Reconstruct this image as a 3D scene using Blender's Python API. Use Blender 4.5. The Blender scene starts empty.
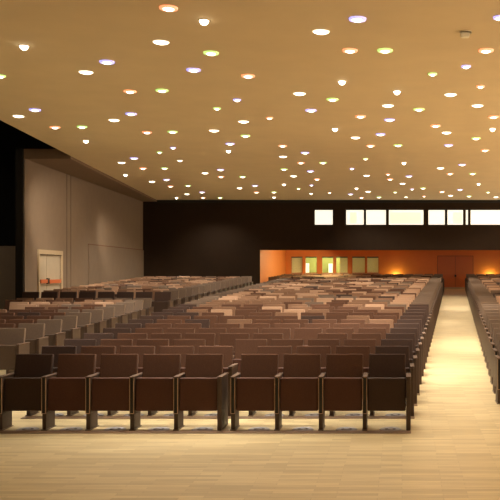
import bpy, bmesh, math, random
from mathutils import Vector, Matrix
random.seed(7)
S = bpy.context.scene
C = S.collection

# ------------------------------------------------------------------ camera model (metres; y = distance into the hall)
F = 874.0; PX, PY = 402.0, 270.0
CAM_Z = 2.319
SL = 0.0229                                   # the hall floor rises gently to the back
def floor_z(y): return SL * y
def px_of(x, y): return PX + F * x / y
def x_at(px, y): return (px - PX) / F * y
def z_at(py, y): return CAM_Z + (PY - py) / F * y
ROW0, PITCH, SEAT_W = 11.2, 0.966, 0.564
NROWS = 41
YW, YB = 43.0, 52.5                           # dark upper back wall / orange wall below it
CEIL = CAM_Z + 3.444
SOFF = CAM_Z + 3.36
def x_right_c(y): return 0.0595 * y - 0.551
def x_left_c(y): return max(-4.56 - 0.0561 * y, -6.05 if y < YW + 0.5 else -6.86)
def x_right_l(y): return -5.753 - 0.0561 * y if y < 25 else -6.40 - 0.0165 * y
def x_left_r(y): return 0.653 + 0.0595 * y
def x_wall(y): return -0.0812 * y - 9.25
def x_edge(y): return -9.23 - 0.123 * (y - 20.07)

# ------------------------------------------------------------------ materials
def new_mat(name):
    m = bpy.data.materials.new(name); m.use_nodes = True
    return m, m.node_tree, m.node_tree.nodes['Principled BSDF']
def mat(name, col, rough=0.6, var=0.0, scale=30.0, bump=0.0, spec=0.5, metal=0.0, sheen=0.0, stretch=(1, 1, 1)):
    m, t, b = new_mat(name)
    b.inputs['Roughness'].default_value = rough
    b.inputs['Metallic'].default_value = metal
    b.inputs['Specular IOR Level'].default_value = spec
    b.inputs['Sheen Weight'].default_value = sheen
    tc = t.nodes.new('ShaderNodeTexCoord'); mp = t.nodes.new('ShaderNodeMapping')
    mp.inputs['Scale'].default_value = stretch
    t.links.new(tc.outputs['Object'], mp.inputs['Vector'])
    n = t.nodes.new('ShaderNodeTexNoise'); n.inputs['Scale'].default_value = scale; n.inputs['Detail'].default_value = 4
    t.links.new(mp.outputs['Vector'], n.inputs['Vector'])
    r = t.nodes.new('ShaderNodeValToRGB')
    r.color_ramp.elements[0].position = 0.3; r.color_ramp.elements[1].position = 0.7
    r.color_ramp.elements[0].color = tuple(c * (1 - var) for c in col) + (1,)
    r.color_ramp.elements[1].color = tuple(min(1, c * (1 + var)) for c in col) + (1,)
    t.links.new(n.outputs['Fac'], r.inputs['Fac']); t.links.new(r.outputs['Color'], b.inputs['Base Color'])
    if bump:
        bp = t.nodes.new('ShaderNodeBump'); bp.inputs['Strength'].default_value = bump; bp.inputs['Distance'].default_value = 0.004
        t.links.new(n.outputs['Fac'], bp.inputs['Height']); t.links.new(bp.outputs['Normal'], b.inputs['Normal'])
    return m
def glow(name, col, strength, base=(0.8, 0.8, 0.8)):
    m, t, b = new_mat(name)
    b.inputs['Base Color'].default_value = base + (1,)
    b.inputs['Emission Color'].default_value = col + (1,)
    b.inputs['Emission Strength'].default_value = strength
    return m

def wood_floor():
    m, t, b = new_mat('oak_strip_floor')
    tc = t.nodes.new('ShaderNodeTexCoord')
    br = t.nodes.new('ShaderNodeTexBrick')
    br.offset = 0.37; br.offset_frequency = 2
    br.inputs['Color1'].default_value = (0.72, 0.60, 0.36, 1)
    br.inputs['Color2'].default_value = (0.53, 0.425, 0.235, 1)
    br.inputs['Mortar'].default_value = (0.37, 0.28, 0.145, 1)
    br.inputs['Scale'].default_value = 1.0
    br.inputs['Mortar Size'].default_value = 0.0015
    br.inputs['Brick Width'].default_value = 0.62
    br.inputs['Row Height'].default_value = 0.075
    t.links.new(tc.outputs['Object'], br.inputs['Vector'])
    mp = t.nodes.new('ShaderNodeMapping'); mp.inputs['Scale'].default_value = (1.2, 22, 1)
    t.links.new(tc.outputs['Object'], mp.inputs['Vector'])
    n = t.nodes.new('ShaderNodeTexNoise'); n.inputs['Scale'].default_value = 2.2; n.inputs['Detail'].default_value = 5
    t.links.new(mp.outputs['Vector'], n.inputs['Vector'])
    r = t.nodes.new('ShaderNodeValToRGB')
    r.color_ramp.elements[0].position = 0.3; r.color_ramp.elements[0].color = (0.86, 0.82, 0.76, 1)
    r.color_ramp.elements[1].position = 0.7; r.color_ramp.elements[1].color = (1.08, 1.08, 1.08, 1)
    t.links.new(n.outputs['Fac'], r.inputs['Fac'])
    mx = t.nodes.new('ShaderNodeMix'); mx.data_type = 'RGBA'; mx.blend_type = 'MULTIPLY'; mx.inputs['Factor'].default_value = 1
    t.links.new(br.outputs['Color'], mx.inputs['A']); t.links.new(r.outputs['Color'], mx.inputs['B'])
    t.links.new(mx.outputs['Result'], b.inputs['Base Color'])
    b.inputs['Roughness'].default_value = 0.38
    b.inputs['Specular IOR Level'].default_value = 0.6
    b.inputs['Coat Weight'].default_value = 0.6; b.inputs['Coat Roughness'].default_value = 0.3
    return m

M = {}
M['floor'] = wood_floor()
M['ceiling'] = mat('tan_painted_ceiling', (0.72, 0.585, 0.37), 0.8, 0.03, 1.5)
M['soffit'] = mat('brown_soffit', (0.20, 0.13, 0.08), 0.8, 0.03, 2)
M['wall'] = mat('taupe_plaster', (0.235, 0.172, 0.125), 0.75, 0.04, 3, 0.05)
M['joint'] = mat('brown_wall_joint', (0.10, 0.07, 0.05), 0.8, 0.05, 3)
M['panel'] = mat('taupe_panel', (0.215, 0.157, 0.114), 0.7, 0.04, 3)
M['darkwall'] = mat('dark_brown_wall', (0.024, 0.0135, 0.0075), 0.8, 0.06, 4, spec=0.15)
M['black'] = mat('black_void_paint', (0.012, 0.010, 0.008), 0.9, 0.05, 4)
M['blackbox'] = mat('slot_black', (0.006, 0.005, 0.005), 0.6, 0.05, 4)
M['lowwall'] = mat('brown_low_wall', (0.30, 0.23, 0.16), 0.8, 0.04, 3)
M['orange'] = mat('orange_lacquer', (0.60, 0.168, 0.028), 0.55, 0.03, 3)
M['orange_door'] = mat('orange_door_lacquer', (0.46, 0.115, 0.024), 0.5, 0.03, 3)
M['seam_and_shade'] = mat('dark_joint_and_shade', (0.14, 0.05, 0.02), 0.7, 0.05, 3)
M['cream'] = mat('cream_door_paint', (0.50, 0.42, 0.32), 0.55, 0.03, 3)
M['beige'] = mat('beige_frame_paint', (0.50, 0.39, 0.26), 0.55, 0.03, 3)
M['redbar'] = mat('red_push_bar', (0.62, 0.14, 0.04), 0.4, 0.03, 8)
M['frame'] = mat('black_window_frame', (0.02, 0.016, 0.013), 0.5, 0.05, 8)
M['metal'] = mat('grey_metal', (0.40, 0.38, 0.42), 0.4, 0.08, 30, metal=0.0)
M['grille'] = mat('dark_grille', (0.20, 0.19, 0.21), 0.4, 0.1, 30, metal=0.5)
M['arm'] = mat('brown_arm_vinyl', (0.062, 0.036, 0.025), 0.5, 0.06, 20)
M['armcap'] = mat('tan_arm_cap', (0.10, 0.064, 0.046), 0.8, 0.06, 20, spec=0.2)
M['trim'] = mat('tan_edging', (0.44, 0.29, 0.19), 0.4, 0.05, 20)
M['steel'] = mat('dark_foot_steel', (0.16, 0.12, 0.10), 0.4, 0.05, 20, metal=0.4)
FAB = {
 'reddish brown': mat('fabric_reddish_brown', (0.098, 0.046, 0.027), 0.85, 0.10, 60, 0.15, 0.2, sheen=0.04),
 'tan': mat('fabric_tan', (0.40, 0.25, 0.165), 0.85, 0.08, 60, 0.15, 0.2, sheen=0.04),
 'light brown': mat('fabric_light_brown', (0.20, 0.112, 0.069), 0.85, 0.08, 60, 0.15, 0.2, sheen=0.04),
 'taupe': mat('fabric_taupe', (0.150, 0.105, 0.078), 0.85, 0.08, 60, 0.15, 0.2, sheen=0.04),
 'dark chocolate': mat('fabric_dark_chocolate', (0.058, 0.034, 0.027), 0.85, 0.10, 60, 0.15, 0.2, sheen=0.04),
}
SHELL = {k: mat('seat_shell_' + k.replace(' ', '_'), c, 0.6, 0.08, 60, 0.1, 0.25) for k, c in {
 'reddish brown': (0.080, 0.033, 0.022), 'tan': (0.13, 0.072, 0.045), 'light brown': (0.10, 0.052, 0.032), 'taupe': (0.075, 0.050, 0.036), 'dark chocolate': (0.046, 0.026, 0.019)}.items()}
LENS_E = 7.0
M['lens_white'] = glow('lamp_lens_warm', (1.0, 0.87, 0.67), LENS_E)
M['rim_white'] = glow('rim_white', (1.0, 0.86, 0.62), 1.3)
M['rim_red'] = glow('rim_red', (1.0, 0.25, 0.10), 1.15)
M['rim_green'] = glow('rim_green', (0.45, 0.90, 0.18), 0.95)
M['rim_blue'] = glow('rim_blue', (0.34, 0.34, 1.0), 1.2)
M['can'] = mat('lamp_housing_tan', (0.55, 0.42, 0.28), 0.5, 0.03, 10)
M['pane_lit'] = glow('lit_frosted_pane', (1.0, 0.93, 0.74), 0.98)
M['pane_lit_dim'] = glow('lit_pane_blind', (1.0, 0.86, 0.58), 0.88)
M['blind'] = mat('straw_blind', (0.85, 0.78, 0.48), 0.8, 0.08, 12, stretch=(1, 1, 6))
M['lobbywall'] = mat('olive_lobby_wall', (0.22, 0.24, 0.06), 0.8, 0.1, 2)
M['lobbywhite'] = mat('white_lobby_panel', (0.85, 0.85, 0.75), 0.5, 0.03, 2)
M['white'] = mat('white_plastic', (0.88, 0.82, 0.66), 0.5, 0.03, 8)
def glass():
    m, t, b = new_mat('clear_glass')
    b.inputs['Base Color'].default_value = (1, 1, 1, 1)
    b.inputs['Roughness'].default_value = 0.0
    b.inputs['Transmission Weight'].default_value = 1.0
    b.inputs['IOR'].default_value = 1.02
    return m
M['glass'] = glass()

# ------------------------------------------------------------------ mesh helpers
def bm_box(bm, x0, x1, y0, y1, z0, z1, bev=0.0, seg=2, rot=None):
    r = bmesh.ops.create_cube(bm, size=1.0)
    vs = r['verts']
    bmesh.ops.scale(bm, vec=(x1 - x0, y1 - y0, z1 - z0), verts=vs)
    bmesh.ops.translate(bm, vec=((x0 + x1) / 2, (y0 + y1) / 2, (z0 + z1) / 2), verts=vs)
    if bev:
        es = list({e for v in vs for e in v.link_edges})
        r = bmesh.ops.bevel(bm, geom=es, offset=bev, segments=seg, profile=0.5, affect='EDGES')
        vs = list({v for f in r['faces'] for v in f.verts} | {v for v in vs if v.is_valid})
    if rot:
        ang, piv = rot
        bmesh.ops.rotate(bm, cent=piv, matrix=Matrix.Rotation(ang, 3, 'X'), verts=vs)
    return vs
def to_mesh(bm, name, *mats):
    me = bpy.data.meshes.new(name); bm.to_mesh(me); bm.free()
    for m in mats: me.materials.append(m)
    return me
def boxmesh(name, m, boxes):
    bm = bmesh.new()
    for b in boxes: bm_box(bm, *b)
    return to_mesh(bm, name, m)
def link(name, me, parent=None, loc=(0, 0, 0)):
    o = bpy.data.objects.new(name, me); C.objects.link(o); o.location = loc
    if parent: o.parent = parent
    return o
def struct(name, me, parent=None, loc=(0, 0, 0)):
    o = link(name, me, parent, loc)
    if not parent: o['kind'] = 'structure'
    return o
def empty(name, loc=(0, 0, 0)):
    o = bpy.data.objects.new(name, None); C.objects.link(o); o.location = loc; o.empty_display_size = 0.1
    return o
def tag(o, label, cat, group=None, kind=None):
    o['label'] = label; o['category'] = cat
    if group: o['group'] = group
    if kind: o['kind'] = kind
    return o
def poly_prism(name, m, pts_bottom, z0f, z1f):
    """closed prism over a plan outline; z0f/z1f give the height at (x, y)"""
    n = len(pts_bottom)
    v = [(x, y, z0f(x, y)) for x, y in pts_bottom] + [(x, y, z1f(x, y)) for x, y in pts_bottom]
    f = [tuple(range(n)), tuple(range(2 * n - 1, n - 1, -1))]
    f += [(i, i + n, (i + 1) % n + n, (i + 1) % n) for i in range(n)]
    me = bpy.data.meshes.new(name); me.from_pydata(v, [], f); me.materials.append(m)
    bm = bmesh.new(); bm.from_mesh(me); bmesh.ops.recalc_face_normals(bm, faces=bm.faces); bm.to_mesh(me); bm.free()
    return me
ORD = ['', 'first', 'second', 'third', 'fourth', 'fifth', 'sixth', 'seventh', 'eighth', 'ninth', 'tenth', 'eleventh', 'twelfth',
       'thirteenth', 'fourteenth', 'fifteenth', 'sixteenth', 'seventeenth', 'eighteenth', 'nineteenth', 'twentieth']
def ordinal(n):
    if n <= 20: return ORD[n]
    t = {2: 'twenty', 3: 'thirty', 4: 'forty'}[n // 10]
    if n % 10 == 0: return {20: 'twentieth', 30: 'thirtieth', 40: 'fortieth'}[n]
    return t + '-' + ORD[n % 10]

# ------------------------------------------------------------------ the hall
XR = 15.0
RISE, YRISE = 0.13, ROW0 + PITCH * 15 - 0.25
struct('floor_left_tier', poly_prism('tier', M['floor'], [(x_wall(YRISE) - 1.6, YRISE), (x_right_l(YRISE) + 0.05, YRISE), (x_right_l(YW) + 0.05, YW), (x_wall(YW) - 0.1, YW), (x_wall(YRISE + 4.5) - 1.6, YRISE + 4.5)],
       lambda x, y: floor_z(y) - 0.1, lambda x, y: floor_z(y) + RISE))
struct('floor', poly_prism('floor', M['floor'], [(-22, 2), (XR, 2), (XR, 60), (-22, 60)],
       lambda x, y: floor_z(y) - 0.2, lambda x, y: floor_z(y)))
struct('ceiling', poly_prism('ceiling', M['ceiling'], [(x_edge(2), 2), (XR, 2), (XR, YW), (x_edge(YW), YW)],
       lambda x, y: CEIL, lambda x, y: CEIL + 0.25))
YS = 26.4                                     # front end of the left wall
struct('trim_1', poly_prism('side_soffit', M['soffit'], [(x_wall(YS) - 0.2, YS), (x_edge(YS), YS), (x_edge(YW), YW), (x_wall(YW) - 0.2, YW)],
       lambda x, y: SOFF, lambda x, y: SOFF + 0.3))
def wall_slab(name, m, y0, y1, z0, z1, off, th, slope0=True):
    pts = [(x_wall(y0) + off, y0), (x_wall(y1) + off, y1), (x_wall(y1) + off - th, y1), (x_wall(y0) + off - th, y0)]
    return poly_prism(name, m, pts, lambda x, y: (z0 if z0 is not None else floor_z(y) - 0.1), lambda x, y: z1)
# left wall (with a doorway), built as three pieces of one wall object
def y_on_wall(px): return 8084.0 / (331.0 - px)
yd0, yd1 = y_on_wall(38.5), y_on_wall(60.5)
zd = z_at(254.5, (yd0 + yd1) / 2)
bm = bmesh.new()
for args in ((YS + 0.0, yd0, None, SOFF), (yd1, YW, None, SOFF), (yd0, yd1, zd, SOFF)):
    me = wall_slab('tmp', M['wall'], args[0], args[1], args[2], args[3], 0, 0.24)
    bm.from_mesh(me); bpy.data.meshes.remove(me)
struct('wall_left', to_mesh(bm, 'wall_left', M['wall']))
# end face of the left wall, its shade painted as a black cover
struct('trim_2', poly_prism('wall_end_shade', M['black'], [(x_wall(YS) - 0.26, YS - 0.06), (x_wall(YS) - 0.03, YS - 0.06), (x_wall(YS) - 0.03, YS - 0.002), (x_wall(YS) - 0.26, YS - 0.002)],
       lambda x, y: floor_z(y), lambda x, y: SOFF + 0.3))
# panelling on the left wall: thin joint lines and an applied lower panel
ya, yb = y_on_wall(88), y_on_wall(143.2)
zt = (z_at(244, ya) + z_at(251, yb)) / 2
struct('wall_panel_left', wall_slab('lower_panel', M['panel'], ya, yb - 0.1, None, zt, 0.05, 0.06))
struct('trim_6', wall_slab('panel_shade_line', M['seam_and_shade'], ya, yb - 0.1, zt, zt + 0.035, 0.03, 0.04))  # shadow line along the panel top, painted as a thin dark strip
for i, p in enumerate((66.5, 70.5)):
    yy = y_on_wall(p)
    struct('trim_%d' % (3 + i), wall_slab('joint', M['joint'], yy, yy + 0.05, None, SOFF, 0.008, 0.02))
# doorway in the left wall
d1 = struct('door_1', wall_slab('door_frame', M['beige'], yd0 - 0.12, yd1 + 0.12, zd, zd + 0.14, 0.05, 0.22))
for a, b_ in ((yd0 - 0.12, yd0), (yd1, yd1 + 0.12)):
    link('door_jamb', wall_slab('jamb', M['beige'], a, b_, None, zd, 0.05, 0.22), d1)
ym = y_on_wall(47.2)
for a, b_ in ((yd0, ym - 0.015), (ym + 0.015, yd1)):
    lf = link('door_leaf', wall_slab('leaf', M['cream'], a, b_, None, zd - 0.02, -0.02, 0.05), d1)
    zb = z_at(281, (a + b_) / 2)
    link('push_bar', wall_slab('bar', M['redbar'], a + 0.08, b_ - 0.10, zb - 0.07, zb + 0.05, 0.06, 0.07), lf)
zb = z_at(281, ym)
link('lock_case', wall_slab('lock', M['blackbox'], ym - 0.06, ym + 0.10, zb - 0.09, zb + 0.09, 0.05, 0.06), d1)

# dark side space to the left of the wall
yl = 31.0
struct('wall_recess', boxmesh('low_wall', M['lowwall'], [(-22, x_at(21.5, yl), yl, yl + 0.2, 0.3, z_at(246, yl))]))
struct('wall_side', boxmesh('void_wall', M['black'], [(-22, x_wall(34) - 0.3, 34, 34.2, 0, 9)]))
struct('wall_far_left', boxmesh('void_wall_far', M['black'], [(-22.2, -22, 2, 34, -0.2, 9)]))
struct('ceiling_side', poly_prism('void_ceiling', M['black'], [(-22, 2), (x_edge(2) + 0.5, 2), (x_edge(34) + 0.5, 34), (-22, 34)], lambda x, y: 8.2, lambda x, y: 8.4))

# dark back wall: solid on the left, a window band above the orange recess on the right
XN = x_at(260, YW)                            # left edge of the recess
ZN = z_at(250, YW)
wz0, wz1 = z_at(225.3, YW), z_at(209.3, YW)
WIN = [(314, 333.3, 0), (345.4, 364.4, 0), (365.4, 386.6, 0), (388.2, 424.2, 0), (427.8, 445.6, 0), (446.8, 463.8, 0), (465.2, 468.8, 0), (470, 507, 0)]
boxes = [(x_wall(YW) - 0.3, XN, YW, YW + 0.25, 0.6, CEIL + 0.2), (XN, XR, YW, YW + 0.25, ZN, wz0), (XN, XR, YW, YW + 0.25, wz1, CEIL + 0.2)]
xp = XN
for a, b_, k in WIN:
    boxes.append((xp, x_at(a, YW), YW, YW + 0.25, wz0, wz1)); xp = x_at(b_, YW)
boxes.append((xp, XR, YW, YW + 0.25, wz0, wz1))
struct('wall_back', boxmesh('wall_back', M['darkwall'], boxes))
struct('trim_5', boxmesh('head_trim', M['black'], [(x_edge(YW) - 0.2, XR, YW - 0.03, YW, CEIL - 0.14, CEIL)]))
for i, (a, b_, k) in enumerate(WIN):
    x0, x1 = x_at(a, YW), x_at(b_, YW); t = 0.035
    w = struct('window_%d' % (i + 1), boxmesh('window_frame', M['frame'], [
        (x0, x0 + t, YW + 0.05, YW + 0.14, wz0, wz1), (x1 - t, x1, YW + 0.05, YW + 0.14, wz0, wz1),
        (x0 + t, x1 - t, YW + 0.05, YW + 0.14, wz0, wz0 + t), (x0 + t, x1 - t, YW + 0.05, YW + 0.14, wz1 - t, wz1)]))
    link('pane', boxmesh('pane', M['pane_lit'], [(x0 + t, x1 - t, YW + 0.09, YW + 0.11, wz0 + t, wz1 - t)]), w)
    if i in (1, 3, 5):                        # a half drawn screen behind the glass edge
        f = {1: (0.22, 0.60), 3: (0.04, 0.92), 5: (0.35, 0.92)}[i]
        W = x1 - x0
        link('screen', boxmesh('screen', M['pane_lit_dim'], [(x0 + W * f[0], x0 + W * f[1], YW + 0.075, YW + 0.085, wz0 + t + 0.05, wz1 - t - 0.10)]), w)

# orange recess under the back wall
struct('wall_recess_left', boxmesh('orange_side', M['orange'], [(XN - 0.2, XN, YW + 0.25, YB, 0.7, ZN + 0.4), (XN - 0.012, XN + 0.004, YW + 0.005, YW + 0.25, 0.7, ZN)]))
struct('ceiling_recess', boxmesh('recess_ceiling', M['orange'], [(XN - 0.2, XR, YW + 0.25, YB + 0.2, ZN + 0.30, ZN + 0.5)]))
GL = [((291.0, 302.8), (305.0, 317.2)), ((321.6, 333.6), (335.6, 348.0)), ((351.8, 365.4), (366.6, 378.8))]
gz0, gz1 = z_at(273.2, YB), z_at(256.6, YB)
boxes = [(XN - 0.2, XR, YB, YB + 0.2, 0.9, gz0), (XN - 0.2, XR, YB, YB + 0.2, gz1, ZN + 0.5)]
xp = XN - 0.2
for pair in GL:
    for a, b_ in pair:
        boxes.append((xp, x_at(a, YB), YB, YB + 0.2, gz0, gz1)); xp = x_at(b_, YB)
boxes.append((xp, XR, YB, YB + 0.2, gz0, gz1))
struct('wall_recess_back', boxmesh('orange_back', M['orange'], boxes))
wn = len(WIN)
for gi, pair in enumerate(GL):
    for pi, (a, b_) in enumerate(pair):
        wn += 1
        x0, x1 = x_at(a, YB), x_at(b_, YB); t = 0.03
        w = struct('window_%d' % wn, boxmesh('window_frame', M['orange_door'], [
            (x0, x0 + t, YB + 0.02, YB + 0.12, gz0, gz1), (x1 - t, x1, YB + 0.02, YB + 0.12, gz0, gz1),
            (x0 + t, x1 - t, YB + 0.02, YB + 0.12, gz0, gz0 + t)]))
        link('pane', boxmesh('pane', M['glass'], [(x0 + t, x1 - t, YB + 0.06, YB + 0.07, gz0 + t, gz1 - 0.06)]), w)
        link('head_box', boxmesh('head_box', M['frame'], [(x0 + t, x1 - t, YB - 0.02, YB + 0.12, gz1 - 0.07, gz1 - 0.005)]), w)
        link('window_sill', boxmesh('sill', M['trim'], [(x0 - 0.02, x1 + 0.02, YB - 0.06, YB + 0.02, gz0 - 0.04, gz0)]), w)
        wh = {0: 'leftmost window', 1: 'second window from left', 3: 'fourth window from left', 4: 'fifth window from left', 5: 'rightmost window'}
        n6 = gi * 2 + pi
        if n6 in (0, 3, 4, 5):
            xb0 = x0 + t if n6 != 3 else x0 + (x1 - x0) * 0.32
            bl = boxmesh('blind', M['blind'], [(xb0, x1 - t, YB + 0.13 + 0.012 * (k % 2), YB + 0.145 + 0.012 * (k % 2), gz0 + 0.02 + k * 0.066, gz0 + 0.08 + k * 0.066) for k in range(14)])
            tag(link('window_blind', bl), 'straw-coloured slatted blind in %s of the orange wall' % wh[n6], 'blind', 'blinds in the orange wall windows')
# lobby seen through those windows
yl2 = YB + 3.2
struct('wall_lobby', boxmesh('lobby_wall', M['lobbywall'], [(XN - 1.5, 1.5, yl2, yl2 + 0.1, 0.9, 4.2), (XN - 1.6, XN - 1.5, YB + 0.2, yl2, 0.9, 4.2), (1.5, 1.6, YB + 0.2, yl2, 0.9, 4.2)]))
struct('ceiling_lobby', boxmesh('lobby_ceiling', M['lobbywhite'], [(XN - 1.5, 1.5, YB + 0.2, yl2, 4.2, 4.3)]))
for pxc, w_, z0_, z1_, lab in ((306.6, 0.28, 1.25, 2.75, 'tall white cabinet behind second window from left in the lobby'), (330.5, 0.24, 1.25, 2.72, 'tall white cabinet in the lobby behind third window from left')):
    xc = x_at(pxc, yl2 - 0.4)
    cb = tag(link('lobby_cabinet', boxmesh('cabinet', M['lobbywhite'], [(xc - w_ / 2, xc + w_ / 2, yl2 - 0.5, yl2 - 0.15, z0_, z1_, 0.01, 1)])), lab, 'cabinet', 'white lobby cabinets')
    link('door', boxmesh('cab_door', M['white'], [(xc - w_ / 2 + 0.02, xc + w_ / 2 - 0.02, yl2 - 0.515, yl2 - 0.5, z0_ + 0.05, z1_ - 0.6)]), cb)
# orange double door at the end of the right aisle
xd0, xd1 = x_at(437.8, YB), x_at(472.8, YB); xdm = x_at(455.3, YB)
zd0, zd1 = floor_z(YB), z_at(256.2, YB)
d2 = struct('door_2', boxmesh('door_frame2', M['seam_and_shade'], [(xd0 - 0.03, xd0, YB - 0.02, YB, zd0, zd1 + 0.03), (xd1, xd1 + 0.03, YB - 0.02, YB, zd0, zd1 + 0.03), (xd0, xd1, YB - 0.02, YB, zd1, zd1 + 0.03), (xdm - 0.012, xdm + 0.012, YB - 0.008, YB, zd0, zd1)]))
link('door_leaf', boxmesh('leaf2', M['orange_door'], [(xd0, xdm - 0.012, YB - 0.03, YB - 0.001, zd0, zd1)]), d2)
link('door_leaf', boxmesh('leaf2', M['orange_door'], [(xdm + 0.012, xd1, YB - 0.03, YB - 0.001, zd0, zd1)]), d2)
zh = z_at(275.7, YB)
link('door_handle', boxmesh('handle2', M['blackbox'], [(xdm - 0.05, xdm + 0.06, YB - 0.09, YB - 0.03, zh - 0.07, zh + 0.06, 0.01, 1)]), d2)
struct('baseboard_recess', boxmesh('baseboard', M['trim'], [(XN, XR, YB - 0.05, YB - 0.031, floor_z(YB) - 0.02, floor_z(YB) + 0.09)]))
# right wall, out of the picture
struct('wall_right', boxmesh('wall_right', M['wall'], [(XR, XR + 0.2, 2, YB, -0.1, CEIL + 0.2)]))

# ------------------------------------------------------------------ seats
def seat_parts(bev, seg):
    """meshes for one seat; origin on the floor at the middle of its left standard, seat faces -y"""
    P = {}
    W = SEAT_W
    def box1(nm, m, *bs):
        bm = bmesh.new()
        for b in bs: bm_box(bm, *b)
        return to_mesh(bm, nm, m)
    b2 = bev * 0.6
    for col, fm in FAB.items():
        P['backrest', col] = box1('backrest', fm, (0.038, W - 0.038, 0.255, 0.325, 0.36, 0.955, bev, seg, (math.radians(-13), (0, 0.29, 0.36))))
        P['seat', col] = box1('seat', SHELL[col], (0.036, W - 0.036, 0.03, 0.13, 0.245, 0.668, bev * 1.2, seg, (math.radians(-4), (0, 0.06, 0.245))))
    P['arm_panel'] = box1('arm_panel', M['arm'], (-0.028, 0.028, 0.012, 0.43, 0.215, 0.672, b2, 1))
    P['armrest'] = box1('armrest', M['armcap'], (-0.033, 0.033, -0.005, 0.44, 0.672, 0.694, b2, 1))
    t = 0.007
    P['slot_edging'] = box1('slot_edging', M['trim'], (-0.028, -0.028 + t, 0.0, 0.012, 0.215, 0.672), (0.028 - t, 0.028, 0.0, 0.012, 0.215, 0.672),
                            (-0.028 + t, 0.028 - t, 0.0, 0.012, 0.215, 0.215 + t))
    P['slot'] = box1('slot', M['blackbox'], (-0.021, 0.021, 0.006, 0.0125, 0.222, 0.672))
    P['leg'] = box1('leg', M['arm'], (-0.026, 0.026, 0.02, 0.31, 0.012, 0.215, b2, 1))
    P['foot_plate'] = box1('foot_plate', M['steel'], (-0.034, 0.034, 0.01, 0.33, -0.004, 0.012))
    P['end_panel'] = box1('end_panel', M['arm'], (W - 0.030, W + 0.026, 0.0, 0.43, 0.0, 0.672, b2, 1))
    P['end_armrest'] = box1('end_armrest', M['armcap'], (W - 0.033, W + 0.031, -0.005, 0.44, 0.672, 0.694, b2, 1))
    return P
HI = seat_parts(0.012, 2)
LO = seat_parts(0.010, 1)

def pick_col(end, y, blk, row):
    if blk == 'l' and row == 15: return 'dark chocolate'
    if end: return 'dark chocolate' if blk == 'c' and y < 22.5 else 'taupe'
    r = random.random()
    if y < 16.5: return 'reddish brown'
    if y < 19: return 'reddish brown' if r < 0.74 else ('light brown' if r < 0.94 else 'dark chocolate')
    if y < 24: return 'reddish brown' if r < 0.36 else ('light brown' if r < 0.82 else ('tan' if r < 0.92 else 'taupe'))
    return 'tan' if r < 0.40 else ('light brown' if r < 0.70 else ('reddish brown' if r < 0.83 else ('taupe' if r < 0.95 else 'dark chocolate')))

seats = []        # dict per seat
def add_row(block, row, y, xl, xr, align, both=True):
    W = xr - xl
    n = int((W - 0.06) / SEAT_W)
    slack = W - 0.06 - n * SEAT_W
    # groups of seats along the row; the slack becomes gaps between groups
    g = [n]
    if n > 6 and slack > 0.08:
        k = (n + 1) // 2 if row == 0 else random.randint(max(3, n // 2 - 2), min(n - 3, n // 2 + 2))
        g = [k, n - k]
    if len(g) == 1 and align == 'r': x = xr - 0.03 - n * SEAT_W
    else: x = xl + 0.03
    i = 0
    for gi, k in enumerate(g):
        if gi: x += slack
        for j in range(k):
            fa = (n - i) if align == 'r' else (i + 1)       # counted from the aisle the camera looks along
            end = (i == 0 and both) or i == n - 1 if align == 'r' else i == 0
            seats.append(dict(block=block, row=row, y=y, x=x, fa=fa, last=(j == k - 1), end=end, n=n))
            x += SEAT_W; i += 1
for r in range(NROWS):
    y = ROW0 + PITCH * r
    add_row('c', r, y, x_left_c(y), x_right_c(y), 'r')
    if r >= 1:
        xl = x_left_r(y); nn = int((x_at(500, y) + 1.3 - xl) / SEAT_W) + 1
        add_row('r', r, y, xl, xl + 0.07 + nn * SEAT_W, 'l')
    if r >= 2 and y < YW - 1.3:
        xl = max(x_at(0, y) - 1.8, (x_wall(y) + 0.25) if y > YS - 0.1 else -30)
        add_row('l', r, y, xl, x_right_l(y), 'r', both=False)

def visible(s):
    a, b_ = px_of(s['x'], s['y'] + 0.2), px_of(s['x'] + SEAT_W, s['y'] + 0.2)
    if b_ < 1 or a > 499: return False
    if s['block'] == 'c' or s['block'] == 'l' or s['block'] == 'r': return True
inview = sorted([s for s in seats if visible(s)], key=lambda s: (s['y'], abs(s['x'])))
chosen = set(id(s) for s in inview[:300])
# colours
random.seed(11)
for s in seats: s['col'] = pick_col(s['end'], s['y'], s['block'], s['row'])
BL = {'c': 'central block', 'l': 'left block', 'r': 'right block'}
rowsvis = {b: sorted({s['row'] for s in inview if s['block'] == b}) for b in BL}
protos = {}
def seat_part(root, name, me):
    o = link(name, me, root); return o
def make_seat_proto(last, col):
    root = empty('auditorium_seat')
    seat_part(root, 'backrest', HI['backrest', col]); seat_part(root, 'seat', HI['seat', col])
    ap = seat_part(root, 'arm_panel', HI['arm_panel']); seat_part(ap, 'slot_edging', HI['slot_edging']); seat_part(ap, 'slot', HI['slot'])
    seat_part(root, 'armrest', HI['armrest']); lg = seat_part(root, 'leg', HI['leg']); seat_part(lg, 'foot_plate', HI['foot_plate'])
    if last:
        seat_part(root, 'end_panel', HI['end_panel']); seat_part(root, 'armrest', HI['end_armrest'])
    return root
def copy_tree(o, parent=None):
    c = o.copy(); C.objects.link(c)
    if parent: c.parent = parent
    for ch in o.children: copy_tree(ch, c)
    return c
stuff = dict(v=[], f=[], m=[])
mats = list(FAB.values()) + list(SHELL.values()) + [M['arm'], M['armcap'], M['trim'], M['blackbox'], M['steel']]
midx = {m.name: i for i, m in enumerate(mats)}
def mesh_data(me): return [v.co.copy() for v in me.vertices], [tuple(p.vertices) for p in me.polygons], midx[me.materials[0].name]
LOD = {k: mesh_data(me) for k, me in LO.items()}
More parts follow.
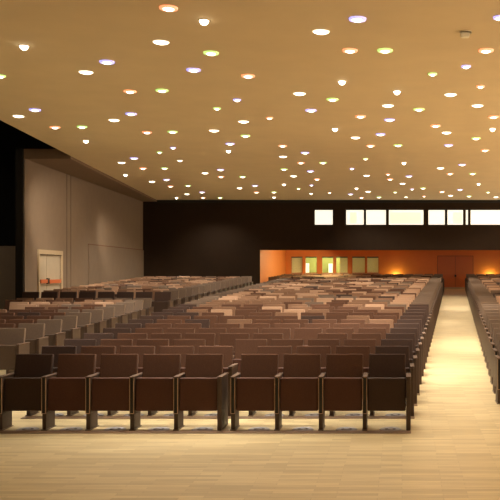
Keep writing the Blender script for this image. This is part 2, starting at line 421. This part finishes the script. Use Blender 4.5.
def bake(key, loc):
    vs, fs, mi = LOD[key]; b0 = len(stuff['v'])
    stuff['v'] += [(v.x + loc[0], v.y + loc[1], v.z + loc[2]) for v in vs]
    stuff['f'] += [tuple(i + b0 for i in f) for f in fs]; stuff['m'] += [mi] * len(fs)
for s in seats:
    loc = (s['x'], s['y'], floor_z(s['y'] + 0.15) + (RISE if s['block'] == 'l' and s['row'] > 14 else 0))
    if id(s) in chosen:
        k = (s['last'], s['col'])
        if k not in protos:
            root = protos[k] = make_seat_proto(*k)
        else: root = copy_tree(protos[k])
        root.location = loc
        kk = rowsvis[s['block']].index(s['row']) + 1
        if s['block'] == 'c':
            rw = 'front row' if kk == 1 else '%s row' % ordinal(kk)
            lab = '%s folding auditorium seat, %s from right aisle in %s of central block' % (s['col'], ordinal(s['fa']), rw)
        elif s['block'] == 'l':
            rw = 'nearest visible row' if kk == 1 else '%s visible row' % ordinal(kk)
            lab = '%s folding auditorium seat, %s from aisle in left block\'s %s' % (s['col'], ordinal(s['fa']), rw)
        else:
            rw = 'nearest visible row' if kk == 1 else '%s visible row' % ordinal(kk)
            lab = '%s folding auditorium seat, %s from aisle in right block\'s %s' % (s['col'], ordinal(s['fa']), rw)
        tag(root, lab, 'seat', 'auditorium seats of the ' + BL[s['block']])
    elif visible(s) or s['y'] > 26:
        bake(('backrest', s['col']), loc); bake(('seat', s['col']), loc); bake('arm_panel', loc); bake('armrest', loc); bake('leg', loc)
        if s['last']: bake('end_panel', loc); bake('end_armrest', loc)
me = bpy.data.meshes.new('far_auditorium_seats'); me.from_pydata(stuff['v'], [], stuff['f'])
for m in mats: me.materials.append(m)
me.polygons.foreach_set('material_index', stuff['m'])
tag(link('far_auditorium_seats', me), 'remaining rows of brown and tan auditorium seats filling the back of the hall', 'seats', kind='stuff')
print('SEATS', len(seats), 'inview', len(inview), 'last y', inview[min(299, len(inview) - 1)]['y'], {b: len(rowsvis[b]) for b in BL})

# round air vents in the floor under the front rows
def disc_mesh(nm, m, r, z0, z1, seg=24, inner=0.0):
    bm = bmesh.new()
    prof = [(inner, z0), (inner, z1), (r * 0.94, z1), (r, z0 + 0.3 * (z1 - z0)), (r, z0)]
    rings = []
    for k in range(seg):
        a = 2 * math.pi * k / seg
        rings.append([bm.verts.new((p[0] * math.cos(a), p[0] * math.sin(a), p[1])) for p in prof])
    for k in range(seg):
        A, B = rings[k], rings[(k + 1) % seg]
        for q in range(len(prof) - 1): bm.faces.new((A[q], B[q], B[q + 1], A[q + 1]))
    bmesh.ops.remove_doubles(bm, verts=bm.verts, dist=1e-5)
    bmesh.ops.recalc_face_normals(bm, faces=bm.faces)
    return to_mesh(bm, nm, m)
vr = disc_mesh('vent_ring', M['metal'], 0.14, 0.0, 0.008, inner=0.075)
vg = boxmesh('vent_grille', M['grille'], [(-0.07, 0.07, -0.065 + 0.03 * k, -0.047 + 0.03 * k, 0.0, 0.006) for k in range(5)])
vc = disc_mesh('vent_cap', M['metal'], 0.04, 0.0, 0.010, inner=0.0001)
for s in inview:
    if s['block'] != 'c' or s['row'] > 2: continue
    o = empty('floor_vent', (s['x'] + SEAT_W * 0.58, s['y'] + 0.08, floor_z(s['y'] + 0.08) + 0.001))
    o.rotation_euler = (math.atan(SL), 0, 0)
    link('ring', vr, o); link('grille', vg, o); link('cap', vc, o)
    rw = ['front row', 'second row', 'third row'][s['row']]
    tag(o, 'round grey floor vent under %s seat from right aisle in central block\'s %s' % (ordinal(s['fa']), rw), 'floor vent', 'floor vents under the front seats')

# flat brown strips on the floor along the feet of the nearest rows
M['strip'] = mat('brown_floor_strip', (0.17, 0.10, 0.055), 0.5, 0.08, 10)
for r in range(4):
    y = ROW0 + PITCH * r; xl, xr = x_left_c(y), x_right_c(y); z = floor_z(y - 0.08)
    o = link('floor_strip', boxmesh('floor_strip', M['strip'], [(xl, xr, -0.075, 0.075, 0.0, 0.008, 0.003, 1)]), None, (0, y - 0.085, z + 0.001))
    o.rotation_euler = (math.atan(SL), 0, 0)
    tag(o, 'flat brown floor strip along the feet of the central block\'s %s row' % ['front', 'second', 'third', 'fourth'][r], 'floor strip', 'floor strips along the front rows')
# ------------------------------------------------------------------ ceiling lights (read off the photograph and put on the ceiling plane)
LIGHTS = {
 'w': [(86,72),(161,42),(321,31.5),(18.5,116),(114,120),(243.5,121.5),(299.5,93.5),(388,105.5),(450.5,94.5),(477.5,105.5),(121.5,162.5),(152,181.5),
       (214,130.5),(180,160.5),(187,194),(205,173),(239.5,188),(283,156.5),(293.5,176),(311,193.5),(355.5,137.5),(366.5,175.5),(368,191.5),
       (446.5,132.5),(440.5,168),(402.5,183.5),(450.5,195.5),(406,197),(496,197)],
 'r': [(168.5,7.5),(350,50),(486,50),(55,127),(130,91),(248,75.5),(269.5,117.5),(360.5,116),(480.5,86),(493.5,116.5),(435.5,125.5),(147,132),
       (143,168),(170.5,186),(203,197.5),(221,176.5),(282.5,145.5),(301,162.5),(317,179),(256.5,192),(370.5,145.5),(388,174),(390,179),
       (361.5,197.5),(329.5,192.5),(485,150),(450,173.5),(442,191.5),(424,196)],
 'g': [(1,75.5),(211,52.5),(385,50),(82,126.5),(162,90),(217,108),(332.5,99),(432.5,73.5),(419,109),(172.5,131.5),(159.5,152),(164.5,168),
       (188,185.5),(220,197.5),(245.5,135.5),(284,169),(298.5,188.5),(242.5,176.5),(274,192),(398,145),(365.5,158.5),(323,162.5),(379,197),(395,192),
       (476,138),(472.5,173.5),(423,188),(469,196),(488,192)],
 'b': [(107,61.5),(193.5,69.5),(357.5,18.5),(499,17),(466,66),(35,109.5),(131,113.5),(237,99.5),(311,110),(389.5,119.5),(134,158),(173,147.5),
       (230,143.5),(166.5,179.5),(202,192),(220.5,169.5),(305,152.5),(310.5,171),(311.5,185),(255,185.5),(380.5,134),(352,168.5),(350.5,194),
       (448.5,145),(462,164.5),(409,176),(412,189),(460,189.5)],
 's': [(24,45.5),(204,20),(342,81),(397,91),(335,128.5),(492.5,128.5),(86,140.5),(125.5,174.5),(228.5,150.5),(176.5,197.5),(284,184),(274,197),
       (356.5,188),(404,162.5),(478.5,183.5)],
}
SMALL = {(269.5,117.5),(217,108),(237,99.5),(432.5,73.5),(466,66),(480.5,86),(159.5,152),(173,147.5),(298.5,188.5),(311.5,185),(329.5,192.5),(388,174),(365.5,158.5),
         (352,168.5),(412,189),(424,196),(488,192),(1,75.5),(499,17),(180,160.5),(311,193.5),(406,197),(395,192)}
def dome_mesh(nm, m, r, h, seg=16, rings=3):
    bm = bmesh.new(); prev = None
    for q in range(rings):
        a = q / rings * math.pi / 2
        ring = [bm.verts.new((r * math.cos(a) * math.cos(2 * math.pi * k / seg), r * math.cos(a) * math.sin(2 * math.pi * k / seg), -h * math.sin(a))) for k in range(seg)]
        if prev:
            for k in range(seg): bm.faces.new((prev[k], ring[k], ring[(k + 1) % seg], prev[(k + 1) % seg]))
        prev = ring
    tip = bm.verts.new((0, 0, -h))
    for k in range(seg): bm.faces.new((prev[k], tip, prev[(k + 1) % seg]))
    for f in bm.faces: f.smooth = True
    bmesh.ops.recalc_face_normals(bm, faces=bm.faces)
    return to_mesh(bm, nm, m)
def ring_mesh(nm, m, r0, r1, h): # flat collar under the ceiling
    bm = bmesh.new(); seg = 24
    prof = [(r0, 0.0), (r0, -h), (r1 * 0.96, -h), (r1, 0.0)]
    R = [[bm.verts.new((p * math.cos(2 * math.pi * k / seg), p * math.sin(2 * math.pi * k / seg), z)) for p, z in prof] for k in range(seg)]
    for k in range(seg):
        A, B = R[k], R[(k + 1) % seg]
        for q in range(3): bm.faces.new((A[q], A[q + 1], B[q + 1], B[q]))
    bmesh.ops.recalc_face_normals(bm, faces=bm.faces)
    return to_mesh(bm, nm, m)
KIND = {'w': 'white', 'r': 'red', 'g': 'green', 'b': 'blue'}
LM = {}
for c in 'wrgb':
    for sm in (0, 1):
        k = 0.66 if sm else 1.0
        rl = (0.105 if c == 'w' else 0.070) * k
        LM[c, sm] = (dome_mesh('lamp_lens', M['lens_white'], rl, 0.036 if c == 'w' else 0.026), ring_mesh('lamp_rim', M['rim_' + KIND[c]], rl, rl + (0.018 if c == 'w' else 0.050) * k, 0.012 if c == 'w' else 0.024))
star_l = dome_mesh('spot_lens', M['lens_white'], 0.066, 0.075, 16, 4); star_c = ring_mesh('spot_collar', M['can'], 0.062, 0.08, 0.012)
BANDS = [(0, 62, 'near the photo\'s top edge'), (62, 116, 'in the upper ceiling'), (116, 148, 'across mid ceiling'), (148, 180, 'in the lower ceiling'), (180, 205, 'just above dark back wall')]
def beam_light(nm, e):
    L = bpy.data.lights.new(nm, 'SPOT'); L.energy = e; L.color = (1, 0.885, 0.71); L.spot_size = math.radians(118); L.spot_blend = 0.8; L.shadow_soft_size = 0.09
    return L
beam_star = beam_light('spotlight_beam', 1150); beam_star.spot_size = math.radians(52); beam_star.spot_blend = 1.0
beam, beam_small = beam_light('downlight_beam', 168), beam_light('downlight_beam_small', 84)
for c, pts in LIGHTS.items():
    for bi, (b0, b1, bt) in enumerate(BANDS):
        here = sorted([p for p in pts if b0 <= p[1] < b1])
        for i, p in enumerate(here):
            d = F * 3.444 / (PY - p[1]); x = x_at(p[0], d)
            sm = 1 if p in SMALL else 0
            which = 'only' if len(here) == 1 else ordinal(i + 1) + ' from left'
            if c == 's':
                o = empty('ceiling_spotlight', (x, d, CEIL)); link('lens', star_l, o); link('collar', star_c, o)
                lab = 'small dazzling round spotlight, %s of the spotlights %s' % (which, bt)
                grp = 'dazzling ceiling spotlights'
            else:
                o = empty('ceiling_downlight', (x, d, CEIL)); link('lens', LM[c, sm][0], o, (0, 0, 0 if c == 'w' else -0.02)); link('rim', LM[c, sm][1], o)
                lab = '%s round downlight, %s of the %s ones %s' % ('plain white' if c == 'w' else KIND[c] + '-rimmed', which, KIND[c], bt)
                grp = KIND[c] + ' ceiling downlights'
            tag(o, lab, 'ceiling light', grp)
            L = beam_star if c == 's' else (beam_small if sm else beam)
            lo = bpy.data.objects.new('beam', L); C.objects.link(lo); lo.parent = o; lo.location = (0, 0, -0.10)
# small sensor on the ceiling
d = F * 3.44 / (PY - 32); o = empty('ceiling_sensor', (x_at(466, d), d, CEIL))
link('mounting_plate', disc_mesh('plate', M['white'], 0.09, -0.015, 0.0), o)
bm = bmesh.new(); bm_box(bm, -0.075, 0.05, -0.05, 0.05, -0.085, -0.015, 0.015, 2); link('sensor_body', to_mesh(bm, 'sensor', M['white']), o)
tag(o, 'small cream sensor box alone on the tan ceiling near upper right', 'sensor')

# uplighters on the orange wall behind the last row
for i, p in enumerate((396, 490)):
    x = x_at(p, YB); z = floor_z(YB) + 0.62
    o = empty('wall_uplighter', (x, YB - 0.02, z))
    link('housing', boxmesh('up_house', M['metal'], [(-0.10, 0.10, -0.14, 0.0, -0.10, -0.02, 0.01, 1)]), o)
    link('lamp', boxmesh('up_lamp', M['rim_white'], [(-0.07, 0.07, -0.12, -0.03, -0.02, 0.0)]), o)
    tag(o, 'wall uplighter low on the orange wall, %s of the aisle door' % ('left' if i == 0 else 'right'), 'wall lamp', 'uplighters on the orange wall')
    L = bpy.data.lights.new('uplight', 'POINT'); L.energy = 24; L.color = (1, 0.95, 0.32); L.shadow_soft_size = 0.06
    lo = bpy.data.objects.new('uplight', L); C.objects.link(lo); lo.location = (0, -0.22, 0.12); lo.parent = o

# ------------------------------------------------------------------ light
def area(name, loc, rot, sx, sy, power, col=(1, 0.74, 0.45)):
    L = bpy.data.lights.new(name, 'AREA'); L.shape = 'RECTANGLE'; L.size = sx; L.size_y = sy; L.energy = power; L.color = col
    o = bpy.data.objects.new(name, L); C.objects.link(o); o.location = loc; o.rotation_euler = [math.radians(a) for a in rot]
    return o
PI = 180
area('ceiling_fill_right', (12, 26, 3.0), (PI, -20, 0), 5, 34, 2600, (1, 0.80, 0.55))        # unseen fill light added to brighten the ceiling
area('ceiling_fill_front', (7, 4, 4.0), (PI - 25, 0, 0), 16, 3, 400, (1, 0.80, 0.55))           # added fill for the front of the ceiling, out of view
area('recess_light', (-4.2, 47.5, ZN + 0.25), (0, 38, 0), 2.4, 7.0, 460, (1, 0.88, 0.45))
area('recess_fill_aisle', (5.0, 48.2, ZN + 0.25), (0, 0, 0), 13, 5.0, 60, (1, 0.86, 0.62))  # added area light for the otherwise dark aisle end and last rows
area('side_space_fill', (-17, 27.5, 6.5), (0, 0, 0), 2, 2, 45, (1, 0.8, 0.6))  # dim lamp added to lift the low wall, which gets no other light
area('lobby_light', (-2.8, YB + 1.6, 4.1), (0, 0, 0), 7, 1.5, 420, (1, 0.95, 0.70))
def wall_spot(px_, py_, tx, ty, power, deg):
    d = F * 3.444 / (PY - py_); p0 = Vector((x_at(px_, d), d, CEIL - 0.25))
    yt = y_on_wall(tx); p1 = Vector((x_wall(yt), yt, z_at(ty, yt)))
    L = bpy.data.lights.new('spot_beam', 'SPOT'); L.energy = power; L.color = (1, 0.84, 0.62); L.spot_size = math.radians(deg); L.spot_blend = 1.0; L.shadow_soft_size = 0.06
    o = bpy.data.objects.new('spot_beam', L); C.objects.link(o); o.location = p0; o.rotation_euler = (p1 - p0).to_track_quat('-Z', 'Y').to_euler()
wall_spot(86, 140.5, 62, 240, 1900, 38)
wall_spot(125.5, 174.5, 118, 266, 1300, 34)
W = bpy.data.worlds.new('World'); S.world = W; W.use_nodes = True
W.node_tree.nodes['Background'].inputs['Color'].default_value = (1.0, 0.72, 0.45, 1)
W.node_tree.nodes['Background'].inputs['Strength'].default_value = 0.05

# ------------------------------------------------------------------ camera
cam = bpy.data.cameras.new('camera'); co = bpy.data.objects.new('camera', cam); C.objects.link(co)
co.location = (0, 0, CAM_Z); co.rotation_euler = (math.radians(90), 0, 0)
cam.sensor_width = 36; cam.lens = F / 500 * 36; cam.shift_x = (250 - PX) / 500; cam.shift_y = (PY - 250) / 500
cam.clip_end = 200
S.camera = co
S.view_settings.view_transform = 'Standard'; S.view_settings.look = 'None'; S.view_settings.gamma = 1; S.view_settings.exposure = 0.13
S.view_settings.use_curve_mapping = False
S.cycles.use_denoising = True
S.cycles.max_bounces = 6; S.cycles.diffuse_bounces = 4
S.cycles.sample_clamp_indirect = 4
